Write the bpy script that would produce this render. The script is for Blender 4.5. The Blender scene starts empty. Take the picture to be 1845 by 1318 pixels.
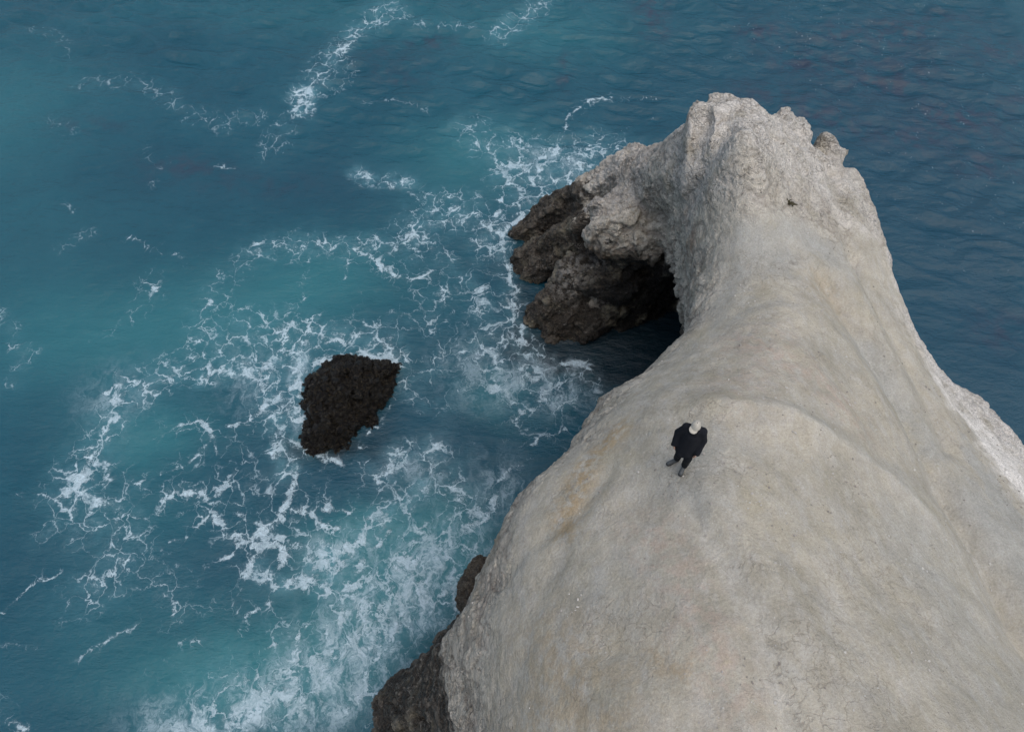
import bpy, math, random
import numpy as np
from mathutils import Vector

# ------------------------------------------------------------------ camera, sky, sun, exposure
SC = bpy.context.scene
F_PX, DEP, HC = 1420.0, math.radians(60), 26.6       # focal length (in 1845 px widths), tilt below horizon, height over the sea
cam_d = bpy.data.cameras.new('camera'); cam = bpy.data.objects.new('camera', cam_d)
SC.collection.objects.link(cam); SC.camera = cam
cam.location = (0, 0, HC); cam.rotation_euler = (math.radians(90) - DEP, 0, 0)
cam_d.sensor_width = 36; cam_d.lens = 36 * F_PX / 1845; cam_d.clip_start = .1; cam_d.clip_end = 20000

W = bpy.data.worlds.new('World'); SC.world = W; W.use_nodes = True
wn = W.node_tree.nodes; wl = W.node_tree.links
SUN_EL, SUN_AZ = math.radians(72), math.radians(140)     # azimuth measured from +Y towards +X
sky = wn.new('ShaderNodeTexSky'); sky.sky_type = 'NISHITA'; sky.sun_disc = False
sky.sun_elevation = SUN_EL; sky.sun_rotation = SUN_AZ; sky.dust_density = 2.5; sky.air_density = 1.0; sky.ozone_density = 1.5
hs = wn.new('ShaderNodeHueSaturation'); hs.inputs['Saturation'].default_value = .74
wl.new(sky.outputs[0], hs.inputs['Color']); wl.new(hs.outputs[0], wn['Background'].inputs[0])
wn['Background'].inputs[1].default_value = .13
sun_d = bpy.data.lights.new('sun', 'SUN'); sun = bpy.data.objects.new('sun', sun_d); SC.collection.objects.link(sun)
sun_d.energy = 1.0; sun_d.angle = math.radians(60); sun_d.color = (1, .94, .85)
sdir = Vector((math.sin(SUN_AZ) * math.cos(SUN_EL), math.cos(SUN_AZ) * math.cos(SUN_EL), math.sin(SUN_EL)))
sun.rotation_euler = sdir.to_track_quat('Z', 'Y').to_euler()
SC.view_settings.view_transform = 'Standard'; SC.view_settings.look = 'None'
SC.view_settings.exposure = 0.66; SC.view_settings.gamma = 1

# ------------------------------------------------------------------ helpers
cD, sD = math.cos(DEP), math.sin(DEP)
def at(px, py, z):
    """photo pixel + height above the sea -> point in the world"""
    u = (px - 922.5) / F_PX; v = (659 - py) / F_PX
    d = (u, cD + sD * v, -sD + cD * v); t = (HC - z) / -d[2]
    return np.array((d[0] * t, d[1] * t, z))
def px_of(P):
    P = np.asarray(P, float) - np.array((0, 0, HC))
    dep = P[..., 1] * cD - P[..., 2] * sD; up = P[..., 1] * sD + P[..., 2] * cD
    return 922.5 + F_PX * P[..., 0] / dep, 659 - F_PX * up / dep

_rs = np.random.RandomState(7)
_perm = _rs.permutation(256).astype(np.int32); _perm = np.concatenate([_perm, _perm, _perm])
_g = _rs.normal(size=(256, 3)).astype(np.float32); _g /= np.linalg.norm(_g, axis=1)[:, None]
def pn(P, s=0):
    """gradient noise, about -1..1"""
    P = np.asarray(P, np.float32) + np.float32(s * 17.13)
    i = np.floor(P).astype(np.int32); f = P - i; i &= 255
    w = f * f * f * (f * (f * 6 - 15) + 10)
    out = 0
    for a in (0, 1):
        ha = _perm[i[..., 0] + a]
        wa = w[..., 0] if a else 1 - w[..., 0]
        for b in (0, 1):
            hb = _perm[ha + i[..., 1] + b]
            wb = wa * (w[..., 1] if b else 1 - w[..., 1])
            for c in (0, 1):
                g = _g[_perm[hb + i[..., 2] + c]]
                dd = g[..., 0] * (f[..., 0] - a) + g[..., 1] * (f[..., 1] - b) + g[..., 2] * (f[..., 2] - c)
                out = out + wb * (w[..., 2] if c else 1 - w[..., 2]) * dd
    return out * 1.6
def fbm(P, o=4, s=0, gain=.5):
    r = 0; a = 1; P = np.asarray(P, np.float32)
    for k in range(o):
        r = r + a * pn(P * 2.03 ** k, s + k); a *= gain
    return r
def ridged(P, o=4, s=0, gain=.5):
    r = 0; a = 1; P = np.asarray(P, np.float32); n = 0
    for k in range(o):
        r = r + a * (1 - 2 * np.abs(pn(P * 2.03 ** k, s + k))); n += a; a *= gain
    return r / n
def sstep(a, b, x):
    t = np.clip((x - a) / (b - a), 0, 1); return t * t * (3 - 2 * t)
def smin(a, b, k):
    h = np.maximum(k - np.abs(a - b), 0) / k
    return np.minimum(a, b) - h * h * k * .25
def smax(a, b, k): return -smin(-a, -b, k)
def capsule(X, Y, Z, a, b, ra, rb, sq=1.0):
    a = np.asarray(a, float); b = np.asarray(b, float); d = b - a
    L = max(float(d @ d), 1e-9)
    t = np.clip(((X - a[0]) * d[0] + (Y - a[1]) * d[1] + (Z - a[2]) * d[2]) / L, 0, 1)
    return np.sqrt((X - a[0] - t * d[0]) ** 2 + (Y - a[1] - t * d[1]) ** 2 + ((Z - a[2] - t * d[2]) * sq) ** 2) - (ra + (rb - ra) * t)
def ellip(X, Y, Z, c, r):
    q = np.sqrt(((X - c[0]) / r[0]) ** 2 + ((Y - c[1]) / r[1]) ** 2 + ((Z - c[2]) / r[2]) ** 2)
    return (q - 1) * min(r)
def seg_dist(X, Y, pts, closed=False, vals=None):
    """unsigned distance to a polyline and the value carried along it"""
    best = np.full(X.shape, 1e9, np.float32); val = np.zeros(X.shape, np.float32)
    n = len(pts)
    for i in range(n if closed else n - 1):
        a = pts[i]; b = pts[(i + 1) % n]; dx, dy = b[0] - a[0], b[1] - a[1]
        t = np.clip(((X - a[0]) * dx + (Y - a[1]) * dy) / (dx * dx + dy * dy + 1e-9), 0, 1)
        d = np.sqrt((X - a[0] - t * dx) ** 2 + (Y - a[1] - t * dy) ** 2)
        m = d < best; best = np.where(m, d, best)
        if vals is not None: val = np.where(m, vals[i] + (vals[(i + 1) % n] - vals[i]) * t, val)
    return best, val
def inside_poly(X, Y, pts):
    c = np.zeros(X.shape, bool); n = len(pts)
    for i in range(n):
        a = pts[i]; b = pts[(i + 1) % n]
        if a[1] == b[1]: continue
        m = ((a[1] > Y) != (b[1] > Y)) & (X < (b[0] - a[0]) * (Y - a[1]) / (b[1] - a[1]) + a[0]); c ^= m
    return c
def surface_nets(F, o, h):
    """F sampled on a grid (inside < 0) -> vertices, quads"""
    S = F < 0; nx, ny, nz = F.shape
    cnt = np.zeros((nx - 1, ny - 1, nz - 1), np.int8)
    for a in (0, 1):
        for b in (0, 1):
            for c in (0, 1): cnt += S[a:nx - 1 + a, b:ny - 1 + b, c:nz - 1 + c]
    act = (cnt > 0) & (cnt < 8); idx = np.argwhere(act)
    ids = np.full(act.shape, -1, np.int32); ids[act] = np.arange(len(idx))
    acc = np.zeros((len(idx), 3), np.float64); n = np.zeros(len(idx))
    C = [(a, b, c) for a in (0, 1) for b in (0, 1) for c in (0, 1)]
    for p in C:
        for ax in range(3):
            if p[ax]: continue
            q = list(p); q[ax] = 1
            f0 = F[idx[:, 0] + p[0], idx[:, 1] + p[1], idx[:, 2] + p[2]]
            f1 = F[idx[:, 0] + q[0], idx[:, 1] + q[1], idx[:, 2] + q[2]]
            m = (f0 < 0) != (f1 < 0)
            t = np.where(m, f0 / np.where(m, f0 - f1, 1), 0)
            pos = np.array(p, float)[None].repeat(len(idx), 0); pos[:, ax] += t
            acc[m] += pos[m]; n[m] += 1
    V = (acc / n[:, None] + idx) * h + np.array(o)
    Q = []
    for ax in range(3):
        sl0 = [slice(None)] * 3; sl1 = [slice(None)] * 3
        sl0[ax] = slice(0, -1); sl1[ax] = slice(1, None)
        ch = S[tuple(sl0)] != S[tuple(sl1)]
        e = np.argwhere(ch); u, v = [(1, 2), (2, 0), (0, 1)][ax]
        ok = (e[:, u] > 0) & (e[:, v] > 0) & (e[:, u] < F.shape[u] - 1) & (e[:, v] < F.shape[v] - 1)
        e = e[ok]; q = []
        for du, dv in ((-1, -1), (0, -1), (0, 0), (-1, 0)):
            g = e.copy(); g[:, u] += du; g[:, v] += dv; q.append(ids[g[:, 0], g[:, 1], g[:, 2]])
        q = np.stack(q, 1); flip = ~S[e[:, 0], e[:, 1], e[:, 2]]
        q[flip] = q[flip][:, ::-1]; Q.append(q)
    return V, np.concatenate(Q)
def mesh_np(name, V, Q, smooth=True):
    me = bpy.data.meshes.new(name); k = Q.shape[1]
    me.vertices.add(len(V)); me.vertices.foreach_set('co', np.asarray(V, np.float32).ravel())
    me.loops.add(Q.size); me.loops.foreach_set('vertex_index', Q.astype(np.int32).ravel())
    me.polygons.add(len(Q)); me.polygons.foreach_set('loop_start', np.arange(0, Q.size, k, dtype=np.int32))
    me.polygons.foreach_set('loop_total', np.full(len(Q), k, np.int32))
    me.update(calc_edges=True); me.validate()
    me.polygons.foreach_set('use_smooth', np.full(len(me.polygons), smooth, bool))
    return me
def normals(V, Q):
    e1 = V[Q[:, 2]] - V[Q[:, 0]]; e2 = V[Q[:, 3]] - V[Q[:, 1]]; fn = np.cross(e1, e2)
    N = np.zeros_like(V)
    for k in range(4):
        for a in range(3): N[:, a] += np.bincount(Q[:, k], fn[:, a], len(V))
    return N / np.maximum(np.linalg.norm(N, axis=1), 1e-9)[:, None]
def subdiv(V, Q):
    """one linear subdivision of a quad mesh"""
    E = np.concatenate([Q[:, [k, (k + 1) % 4]] for k in range(4)]); E.sort(1)
    key = E[:, 0].astype(np.int64) * len(V) + E[:, 1]; uq, inv = np.unique(key, return_inverse=True)
    ea, eb = uq // len(V), uq % len(V); inv = inv.reshape(4, -1)
    n0, ne = len(V), len(uq)
    V2 = np.concatenate([V, (V[ea] + V[eb]) / 2, V[Q].mean(1)])
    c = n0 + ne + np.arange(len(Q)); m = inv + n0
    return V2, np.concatenate([np.stack([Q[:, k], m[k], c, m[k - 1]], 1) for k in range(4)])
def laplace(V, Q, it=1, lam=.5):
    for _ in range(it):
        A = np.zeros_like(V); n = np.zeros(len(V))
        for k in range(4):
            j = Q[:, (k + 1) % 4]; i = Q[:, k]
            for a in range(3):
                A[:, a] += np.bincount(i, V[j, a], len(V)) + np.bincount(j, V[i, a], len(V))
            n += np.bincount(i, minlength=len(V)) + np.bincount(j, minlength=len(V))
        V = V + lam * (A / np.maximum(n, 1)[:, None] - V)
    return V
def attr(me, name, v):
    a = me.attributes.new(name, 'FLOAT', 'POINT'); a.data.foreach_set('value', np.asarray(v, np.float32).ravel())
def link(name, me, mat=None, parent=None, **kw):
    o = bpy.data.objects.new(name, me); SC.collection.objects.link(o)
    if mat is not None: me.materials.append(mat)
    if parent is not None: o.parent = parent
    for k, v in kw.items(): o[k] = v
    return o

class NT:
    """tiny shader-node writer"""
    def __init__(s, name):
        s.m = bpy.data.materials.new(name); s.m.use_nodes = True; s.t = s.m.node_tree; s.n = s.t.nodes
        s.b = s.n['Principled BSDF']; s.co = s.n.new('ShaderNodeTexCoord').outputs['Object']
    def L(s, a, i):
        if hasattr(a, 'is_output'): s.t.links.new(a, i)
        else: i.default_value = a
    def attr(s, n):
        x = s.n.new('ShaderNodeAttribute'); x.attribute_name = n; return x.outputs['Fac']
    def noise(s, sc, det=4, rough=.5, vec=None, dist=0, col=False):
        x = s.n.new('ShaderNodeTexNoise'); x.inputs['Scale'].default_value = sc; x.inputs['Detail'].default_value = det
        x.inputs['Roughness'].default_value = rough; x.inputs['Distortion'].default_value = dist
        s.L(vec or s.co, x.inputs['Vector']); return x.outputs['Color' if col else 'Fac']
    def vor(s, sc, feat='F1', vec=None, col=False, rnd=1):
        x = s.n.new('ShaderNodeTexVoronoi'); x.feature = feat; x.inputs['Scale'].default_value = sc; x.inputs['Randomness'].default_value = rnd
        s.L(vec or s.co, x.inputs['Vector']); return x.outputs['Color' if col else 'Distance']
    def m2(s, op, a, b=0., c=0.):
        x = s.n.new('ShaderNodeMath'); x.operation = op
        s.L(a, x.inputs[0]); s.L(b, x.inputs[1]); s.L(c, x.inputs[2]); return x.outputs[0]
    def vm(s, op, a, b):
        x = s.n.new('ShaderNodeVectorMath'); x.operation = op; s.L(a, x.inputs[0])
        if op == 'SCALE': s.L(b, x.inputs['Scale'])
        else: s.L(b, x.inputs[1])
        return x.outputs[0]
    def step(s, x, a, b, lo=0., hi=1.):
        y = s.n.new('ShaderNodeMapRange'); y.interpolation_type = 'SMOOTHSTEP'
        s.L(x, y.inputs['Value']); s.L(a, y.inputs['From Min']); s.L(b, y.inputs['From Max'])
        s.L(lo, y.inputs['To Min']); s.L(hi, y.inputs['To Max']); return y.outputs[0]
    def mix(s, f, a, b, mode='MIX'):
        x = s.n.new('ShaderNodeMix'); x.data_type = 'RGBA'; x.blend_type = mode
        s.L(f, x.inputs[0])
        for v, i in ((a, 6), (b, 7)):
            s.L(v if hasattr(v, 'is_output') else (*v, 1), x.inputs[i])
        return x.outputs[2]
    def map(s, rot=(0, 0, 0), sc=(1, 1, 1), vec=None):
        x = s.n.new('ShaderNodeMapping'); x.inputs['Rotation'].default_value = rot; x.inputs['Scale'].default_value = sc
        s.L(vec or s.co, x.inputs['Vector']); return x.outputs[0]
    def bump(s, h, dist, st=1.):
        x = s.n.new('ShaderNodeBump'); x.inputs['Distance'].default_value = dist; s.L(st, x.inputs['Strength'])
        s.L(h, x.inputs['Height']); s.L(x.outputs[0], s.b.inputs['Normal'])
    def out(s, col, rough=.9, spec=.3):
        s.L(col if hasattr(col, 'is_output') else (*col, 1), s.b.inputs['Base Color']); s.L(rough, s.b.inputs['Roughness'])
        s.L(spec, s.b.inputs['Specular IOR Level']); return s.m

# ------------------------------------------------------------------ the headland: plan outline of its top, height of its top
RIM = [(1246,470,9.3),(1248,530,9.8),(1234,574,10.2),(1188,625,10.6),(1156,658,10.8),(1114,676,11),(1085,697,11),(1070,722,11.1),
 (1045,757,11.2),(1018,792,11.2),(985,817,11.2),(955,842,11.2),(928,872,11.2),(908,912,11.3),(893,948,11.3),(878,992,11.4),
 (876,1025,11.5),(874,1060,11.5),(862,1085,11.4),(848,1112,11.3),(846,1200,11.2),(850,1318,11)]
RIMR = [(1845,790,7),(1790,730,7.3),(1730,680,7.8),(1685,620,8.2),(1650,565,8.6),(1635,530,8.8),(1620,490,9),(1612,450,9),(1597,410,9),
 (1595,380,9),(1580,350,9),(1565,320,9),(1545,303,9.1),(1515,290,9.3),(1500,272,9.5),(1475,258,9.8),(1455,245,10),(1430,230,10.3),
 (1400,204,10.6),(1382,192,10.9),(1364,172,11.2),(1345,170,11.3),(1320,166,11.4),(1280,163,11.4),(1250,174,11.5),(1236,203,11.2),
 (1230,238,10.9),(1230,275,10.3),(1238,330,9.6),(1238,390,8.8),(1240,430,9.0)]
rim = [at(*p) for p in RIM] + [np.array(p) for p in ((-1.3,-1.5,11.),(-2.6,-5,11.),(-4,-9.5,11.),(20.5,-9.5,6.5),(19,0,6.5),(16.3,6,6.8))] + [at(*p) for p in RIMR]
TOP = [(1300,250,12),(1330,300,11.9),(1400,300,11.3),(1280,320,11.3),(1300,400,10.8),(1420,380,11),(1480,320,10.4),(1400,450,11.1),(1330,450,10.9),
 (1520,420,10.3),(1550,380,9.7),(1400,550,11.8),(1330,600,12),(1500,600,11.3),(1560,560,10.6),(1400,680,13),(1250,680,12.7),(1180,720,12.8),
 (1550,720,12),(1640,700,10.4),(1300,780,13.8),(1450,800,13.6),(1600,850,12.4),(1700,880,11.1),(1750,800,9.4),(1100,800,12.7),(1150,900,13.5),
 (1230,850,14),(1000,900,12.4),(950,1000,12.4),(1080,1000,13.6),(1250,1000,14.5),(1500,1000,14.1),(1700,1050,12.8),(1800,1000,11.2),(1845,900,9.6),
 (950,1150,12.9),(1100,1150,14.1),(1300,1150,14.9),(1500,1150,14.8),(1700,1200,13.8),(1845,1150,11.8),(950,1300,13),(1100,1300,14.5),
 (1300,1300,15.2),(1500,1300,15.2),(1750,1300,14.2),(1845,1300,13.3)]
tp = np.array([at(*p) for p in TOP] + [(4,-4,15.8),(4,-9,16),(0,-5,13.5),(12,-5,13.5),(15,0,10.5),(16,-6,11)] + [r for r in rim])
def _phi(r): return np.where(r > 1e-6, r * r * np.log(np.maximum(r, 1e-6)), 0)
_n = len(tp); _K = _phi(np.linalg.norm(tp[:, None, :2] - tp[None, :, :2], axis=2)) + .15 * np.eye(_n)
_P = np.c_[np.ones(_n), tp[:, :2]]; _A = np.block([[_K, _P], [_P.T, np.zeros((3, 3))]])
_w = np.linalg.solve(_A, np.r_[tp[:, 2], 0, 0, 0])
def tps(X, Y):
    r = _w[_n] + _w[_n + 1] * X + _w[_n + 2] * Y
    for i in range(_n): r = r + _w[i] * _phi(np.hypot(X - tp[i, 0], Y - tp[i, 1]))
    return r
def wline(pts, z):   # photo line lying on the top of the headland
    return [at(x, y, z)[:2] for x, y in pts]
# (line, height, half width, depth): gullies are negative, low crests positive
FEAT = [(wline([(1545,470),(1600,560),(1650,640),(1690,720),(1712,800)], 10.3), .3, -.22),
        (wline([(1440,620),(1500,700),(1560,800)], 12.6), .35, .10), (wline([(1380,800),(1450,900),(1550,1000),(1680,1120)], 14), .35, -.07),
        (wline([(1010,1010),(960,1100),(930,1220)], 13), .25, -.10), (wline([(1120,1160),(1190,1200),(1260,1270)], 14.6), .14, -.07), (wline([(1300,1200),(1360,1240)], 15), .12, -.05),
        (wline([(1200,620),(1300,560),(1400,540)], 11.6), .35, -.07),
        (wline([(1500,505),(1560,600),(1600,660),(1640,735),(1668,800),(1700,850)], 11), .4, -.42),
        (wline([(1740,880),(1770,950),(1800,1010),(1830,1090),(1870,1180)], 11.6), .5, -.62),
        (wline([(1270,745),(1400,768),(1520,805),(1620,840),(1710,900)], 13), .38, .26),
        (wline([(1480,560),(1560,640),(1600,720),(1640,790)], 11.6), .4, .14),
        (wline([(1265,900),(1300,980),(1345,1080),(1385,1200),(1410,1340)], 14.8), .22, -.12),
        (wline([(1290,900),(1400,1040),(1500,1200),(1600,1340)], 14.8), .35, .12),
        (wline([(1090,870),(1040,930),(960,975),(925,1010)], 12.6), .16, -.12),
        (wline([(1225,240),(1232,330),(1240,430)], 10.5), .25, -.25),
        (wline([(1505,300),(1515,400),(1535,470)], 10), .3, -.25)]
def top_height(X, Y):
    Z = tps(X, Y)
    w = pn(np.stack([X * .7, Y * .7, X * 0], -1), 3) * .12
    for pts, wd, dp in FEAT:
        d, _ = seg_dist(X, Y, pts); Z = Z + dp * (.45 * np.exp(-((d + w) / wd) ** 2) + .55 * np.exp(-np.abs(d + w * .6) / (wd * .75)))
    return Z

H = .1
X0, Y0, Z0, X1, Y1, Z1 = -6.5, -9.5, -1.4, 20.5, 24., 16.4
gx = np.arange(X0, X1, H); gy = np.arange(Y0, Y1, H); gz = np.arange(Z0, Z1, H)
GX, GY = np.meshgrid(gx, gy, indexing='ij')
T2 = top_height(GX, GY)
dp_, rz = seg_dist(GX, GY, rim, True, [r[2] for r in rim])
ins = inside_poly(GX, GY, rim); D2 = np.where(ins, -dp_, dp_)
T2 = np.where(ins, T2, np.minimum(T2, rz + .5))
# how far the foot of the cliff steps out per metre of drop: wide at the near left flank, undercut in the cove
SL = .06 + .245 * sstep(5.6, 3.0, GY) * sstep(6, 2, GX) + .12 * sstep(8, 12, GX)
SL = SL - .16 * sstep(9, 12, GY) * sstep(7, 5, GX)
Xg, Yg, Zg = [a.astype(np.float32) for a in np.meshgrid(gx, gy, gz, indexing='ij')]
f_top = (Zg - T2[:, :, None].astype(np.float32)) * .85
f_side = (D2[:, :, None] - SL[:, :, None] * np.maximum(rz[:, :, None] - Zg, 0)).astype(np.float32)
Fv = smax(f_top, f_side, (.6 - .4 * sstep(12, 15, GY))[:, :, None].astype(np.float32))
del f_top, f_side
# the low promontory to the left: fingers of rock running down into the water (from, to, radius, radius)
LOBES = [((1300,300,9.6),(1190,335,5.6),1.5,1.3),((1300,380,8.8),(1225,395,5.8),1.2,.95),((1235,350,6.6),(1150,325,4.6),1.2,1.15),((1150,325,4.4),(1066,358,3.1),1.15,.85),((1235,320,6.2),(1190,312,5.0),1.1,.95),
         ((1062,352,3.0),(990,385,1.4),.62,.5),((990,385,1.4),(932,418,.1),.5,.42),
         ((1062,412,2.9),(1000,440,1.4),.72,.62),((1000,440,1.4),(942,470,.1),.62,.5),((1035,455,1.5),(955,500,-.2),.6,.5),((1060,425,1.6),(965,455,-.5),1.0,.7),((1080,370,2.2),(985,410,-.3),.9,.6),
         ((1120,500,2.6),(1035,500,1.9),1.0,.75),((1035,505,1.9),(965,575,.1),.72,.55),((1110,560,.7),(1000,590,-.1),1.0,.8)]
XS = (gx > -3) & (gx < 9); YS = (gy > 13) & (gy < 24)
ix = np.where(XS)[0]; iy = np.where(YS)[0]; sl = (slice(ix[0], ix[-1] + 1), slice(iy[0], iy[-1] + 1), slice(None))
xs, ys, zs = Xg[sl], Yg[sl], Zg[sl]
pr = np.full(xs.shape, 9., np.float32)
for a, b, ra, rb in LOBES: pr = smin(pr, capsule(xs, ys, zs, at(*a), at(*b), ra, rb, .85).astype(np.float32), .18)
pr = smin(pr, ellip(xs, ys, zs, (4.3, 18.35, 4.65), (1.7, 1.4, 1.5)).astype(np.float32), .12)
pr = smin(pr, ellip(xs, ys, zs, (4.6, 19.9, 0), (3.0, 2.4, 4.0)).astype(np.float32), .3)
pr = smin(pr, ellip(xs, ys, zs, (6.8, 18.0, 1), (2.2, 2.2, 5.2)).astype(np.float32), .5)
sub = smin(Fv[sl], pr, .35)
# fins on the seaward skyline
for c, r in (((1413,228,10.1), (.36,.4,.7)), ((1428,250,9.8), (.5,.45,.7)), ((1480,275,9.3), (.4,.35,.5))):
    p = at(*c); sub = smin(sub, ellip(xs, ys, zs, p, r).astype(np.float32), .12) if p[0] < 9 else sub
    if p[0] >= 9:
        pass
# the cave under the neck of the headland
cave = smin(capsule(xs, ys, zs, (3.9, 13.9, -.6), (7.6, 15.6, .2), 2.5, 2.2, .46), capsule(xs, ys, zs, (5.2, 15.3, 1.5), (6.8, 16.2, 1.0), 1.75, 1.6, .5), .8)
sub = smax(sub, -cave.astype(np.float32), .4)
Fv[sl] = sub
# fins again where they leave the window
for c, r in (((1482,268,9.3), (.36,.34,.5)), ((1497,290,9.1), (.45,.4,.5))):
    p = at(*c); a = [np.searchsorted(g, q) for g, q in zip((gx, gy, gz), p)]
    s2 = tuple(slice(max(k - 15, 0), k + 16) for k in a)
    Fv[s2] = smin(Fv[s2], ellip(Xg[s2], Yg[s2], Zg[s2], p, r).astype(np.float32), .12)
# break the surface up: strongest on the wild faces, faint on the trodden top
band = np.abs(Fv) < .75
bi = np.argwhere(band); Pb = np.c_[gx[bi[:, 0]], gy[bi[:, 1]], gz[bi[:, 2]]].astype(np.float32)
def wildness(P):
    """0 on the trodden earth of the top, 1 on raw faces"""
    i = np.clip(((P[:, 0] - X0) / H).astype(int), 0, len(gx) - 1); j = np.clip(((P[:, 1] - Y0) / H).astype(int), 0, len(gy) - 1)
    d = D2[i, j]; below = T2[i, j] - P[:, 2]
    w = np.maximum(sstep(-.9, .1, d + .35 * pn(P * .5, 11)), sstep(.5, 1.5, below))
    w = np.maximum(w, .75 * sstep(-2.1, -1.2, d + .6 * pn(P * .7, 12)) * sstep(9.5, 11, P[:, 0]) * sstep(13, 11, P[:, 1]))
    w = np.maximum(w, .8 * sstep(12.4, 14.2, P[:, 1] + .8 * pn(P * .6, 5) - .25 * np.abs(P[:, 0] - 7.5)))
    return w
wild = wildness(Pb)
e1 = np.array((-2.4, 1.5, -4.5)); e1 /= np.linalg.norm(e1); e2 = np.cross(e1, (0, 0, 1)); e2 /= np.linalg.norm(e2); e3 = np.cross(e1, e2)
R3 = np.stack([e1, e2, e3])                               # axis 0 runs along the beds
def beds(P, st=.3): return (P @ R3.T.astype(np.float32)) * np.array((st, 1, 1), np.float32)
low = sstep(8.5, 5, Pb[:, 2])
prom = sstep(16.4, 17.4, Pb[:, 1]) * sstep(7, 5.5, Pb[:, 0])
nz_ = (ridged(beds(Pb, .25) * .95, 4, 1) - .35) * .30 * (.2 + .8 * low) + fbm(Pb * .45, 3, 8) * .3 * (.3 + .7 * low) * (1 - .6 * prom) + fbm(Pb * 2.2, 2, 21) * .06
nt_ = (ridged(Pb * .55, 3, 33) - .5) * .07 + fbm(Pb * .5, 3, 31) * .05 + fbm(Pb * 1.9, 2, 35) * .018
Fv[band] = Fv[band] - (nz_ * wild + nt_ * (1 - wild) - .06 * wild)
cr = sstep(14.5, 16, Pb[:, 1]) * sstep(8.6, 9.6, Pb[:, 2]); Fv[band] = Fv[band] + cr * (np.abs(pn(Pb * np.array((1.3, 1.3, .6), np.float32), 66)) * .42 - .10)
Fv[0], Fv[-1], Fv[:, 0], Fv[:, -1], Fv[:, :, 0] = 1, 1, 1, 1, 1
V, Q = surface_nets(Fv, (X0, Y0, Z0), H)
del Fv, Xg, Yg, Zg, xs, ys, zs, sub, pr, cave
V = laplace(V, Q, 1, .4); V, Q = subdiv(V, Q); V = laplace(V, Q, 1, .5)
print('VERTS', len(V))
# only the near part again at half the step
N = normals(V, Q)
wv = wildness(V.astype(np.float32))
P32 = V.astype(np.float32)
def worley(P):
    P = np.asarray(P, np.float32); i0 = np.floor(P).astype(np.int32); f1 = np.full(len(P), 9., np.float32); f2 = f1.copy(); v = f1 * 0
    for a in (-1, 0, 1):
        for b in (-1, 0, 1):
            for c in (-1, 0, 1):
                q = i0 + np.array((a, b, c), np.int32); h_ = _perm[_perm[_perm[q[:, 0] & 255] + (q[:, 1] & 255)] + (q[:, 2] & 255)]
                d = np.linalg.norm(q + .5 + _g[h_] * .55 - P, axis=1); m_ = d < f1
                f2 = np.where(m_, f1, np.minimum(f2, d)); v = np.where(m_, h_ / 255., v); f1 = np.where(m_, d, f1)
    return f1, f2, v
blk = np.zeros(len(V), np.float32); crk = np.ones(len(V), np.float32); wi = np.where(wv > .05)[0]
Pw = beds(P32[wi] + np.stack([fbm(P32[wi] * 1.1, 2, s_) for s_ in (61, 62, 63)], 1) * .25, .45)
fa, fb, va = worley(Pw * 1.7); fc_, fd, vb = worley(Pw * 4.3 + 7)
blk[wi] = va * .55 + vb * .45; crk[wi] = np.minimum(sstep(0, .16, fb - fa), .35 + .65 * sstep(0, .2, fd - fc_))
bd = np.zeros(len(V), np.float32); bd[wi] = (va - .5) * .17 + (vb - .5) * .075 - (1 - crk[wi]) * .06
pw = .30 + .70 * sstep(8.5, 6, P32[:, 2])
det = wv * (bd * pw + (ridged(beds(P32, .35) * 2.4, 4, 40, .6) * .06 + fbm(P32 * 7, 2, 44) * .03) * (.55 + .45 * sstep(9, 7, P32[:, 2])) - .04) + (1 - wv) * (fbm(P32 * 5, 2, 50) * .006)
chip = np.abs(pn(P32 * np.array((3, 3, 5), np.float32), 60)); det = det - wv * .06 * sstep(.10, .0, chip)
V = V + N * det[:, None]
me = mesh_np('headland', V, Q)
attr(me, 'wild', wv); attr(me, 'blk', blk); attr(me, 'crk', crk)
# --- zones, soft weights carried by the vertices
P32 = V.astype(np.float32); x, y, z = P32.T
i = np.clip(((x - X0) / H).astype(int), 0, len(gx) - 1); j = np.clip(((y - Y0) / H).astype(int), 0, len(gy) - 1)
d2v = D2[i, j]
nA = fbm(P32 * .6, 4, 70); nB = fbm(P32 * 1.7, 4, 75)
wet = sstep(3.0, 1.2, z + 1.3 * nA + .5 * nB - 1.0 * sstep(6, 3, y))        # tide line
fing = sstep(4.3, 3.3, z + .7 * nB) * sstep(3.7, 2.7, x + .6 * nA) * sstep(16, 17, y)
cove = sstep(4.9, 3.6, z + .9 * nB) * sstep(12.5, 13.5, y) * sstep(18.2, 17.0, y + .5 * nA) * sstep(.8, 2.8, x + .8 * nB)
nearflank = .60 * sstep(9.8, 8.4, z + .8 * nA + .5 * nB) * sstep(8, 6, y) * sstep(4, 2, x)
attr(me, 'wet', np.clip(np.maximum.reduce([wet, fing, cove, nearflank]), 0, 1))
white = np.maximum(sstep(13.6, 15.6, y + 1.2 * nA) * sstep(8, 10, z) * .75,
                   sstep(-1.7, -.7, d2v + .7 * nA + .3 * nB) * sstep(9, 11, x) * sstep(13, 11, y))
def zone(pts, z_, soft):
    P_ = [tuple(at(a_, b_, z_)[:2]) for a_, b_ in pts]; d_, _ = seg_dist(x, y, P_, True); d_ = np.where(inside_poly(x, y, P_), -d_, d_)
    return sstep(soft, -soft, d_ + .35 * nB + .3 * nA)
white = np.maximum(white, zone([(1570,430),(1600,530),(1632,600),(1664,680),(1676,750),(1722,790),(1765,865),(1820,965),(1930,1010),(2100,900),(1800,560),(1650,380)], 8.4, .25))
white = np.maximum(white, .7 * sstep(17.5, 19, y) * sstep(3.5, 5.0, z))
attr(me, 'white', np.clip(white, 0, 1))
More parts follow.
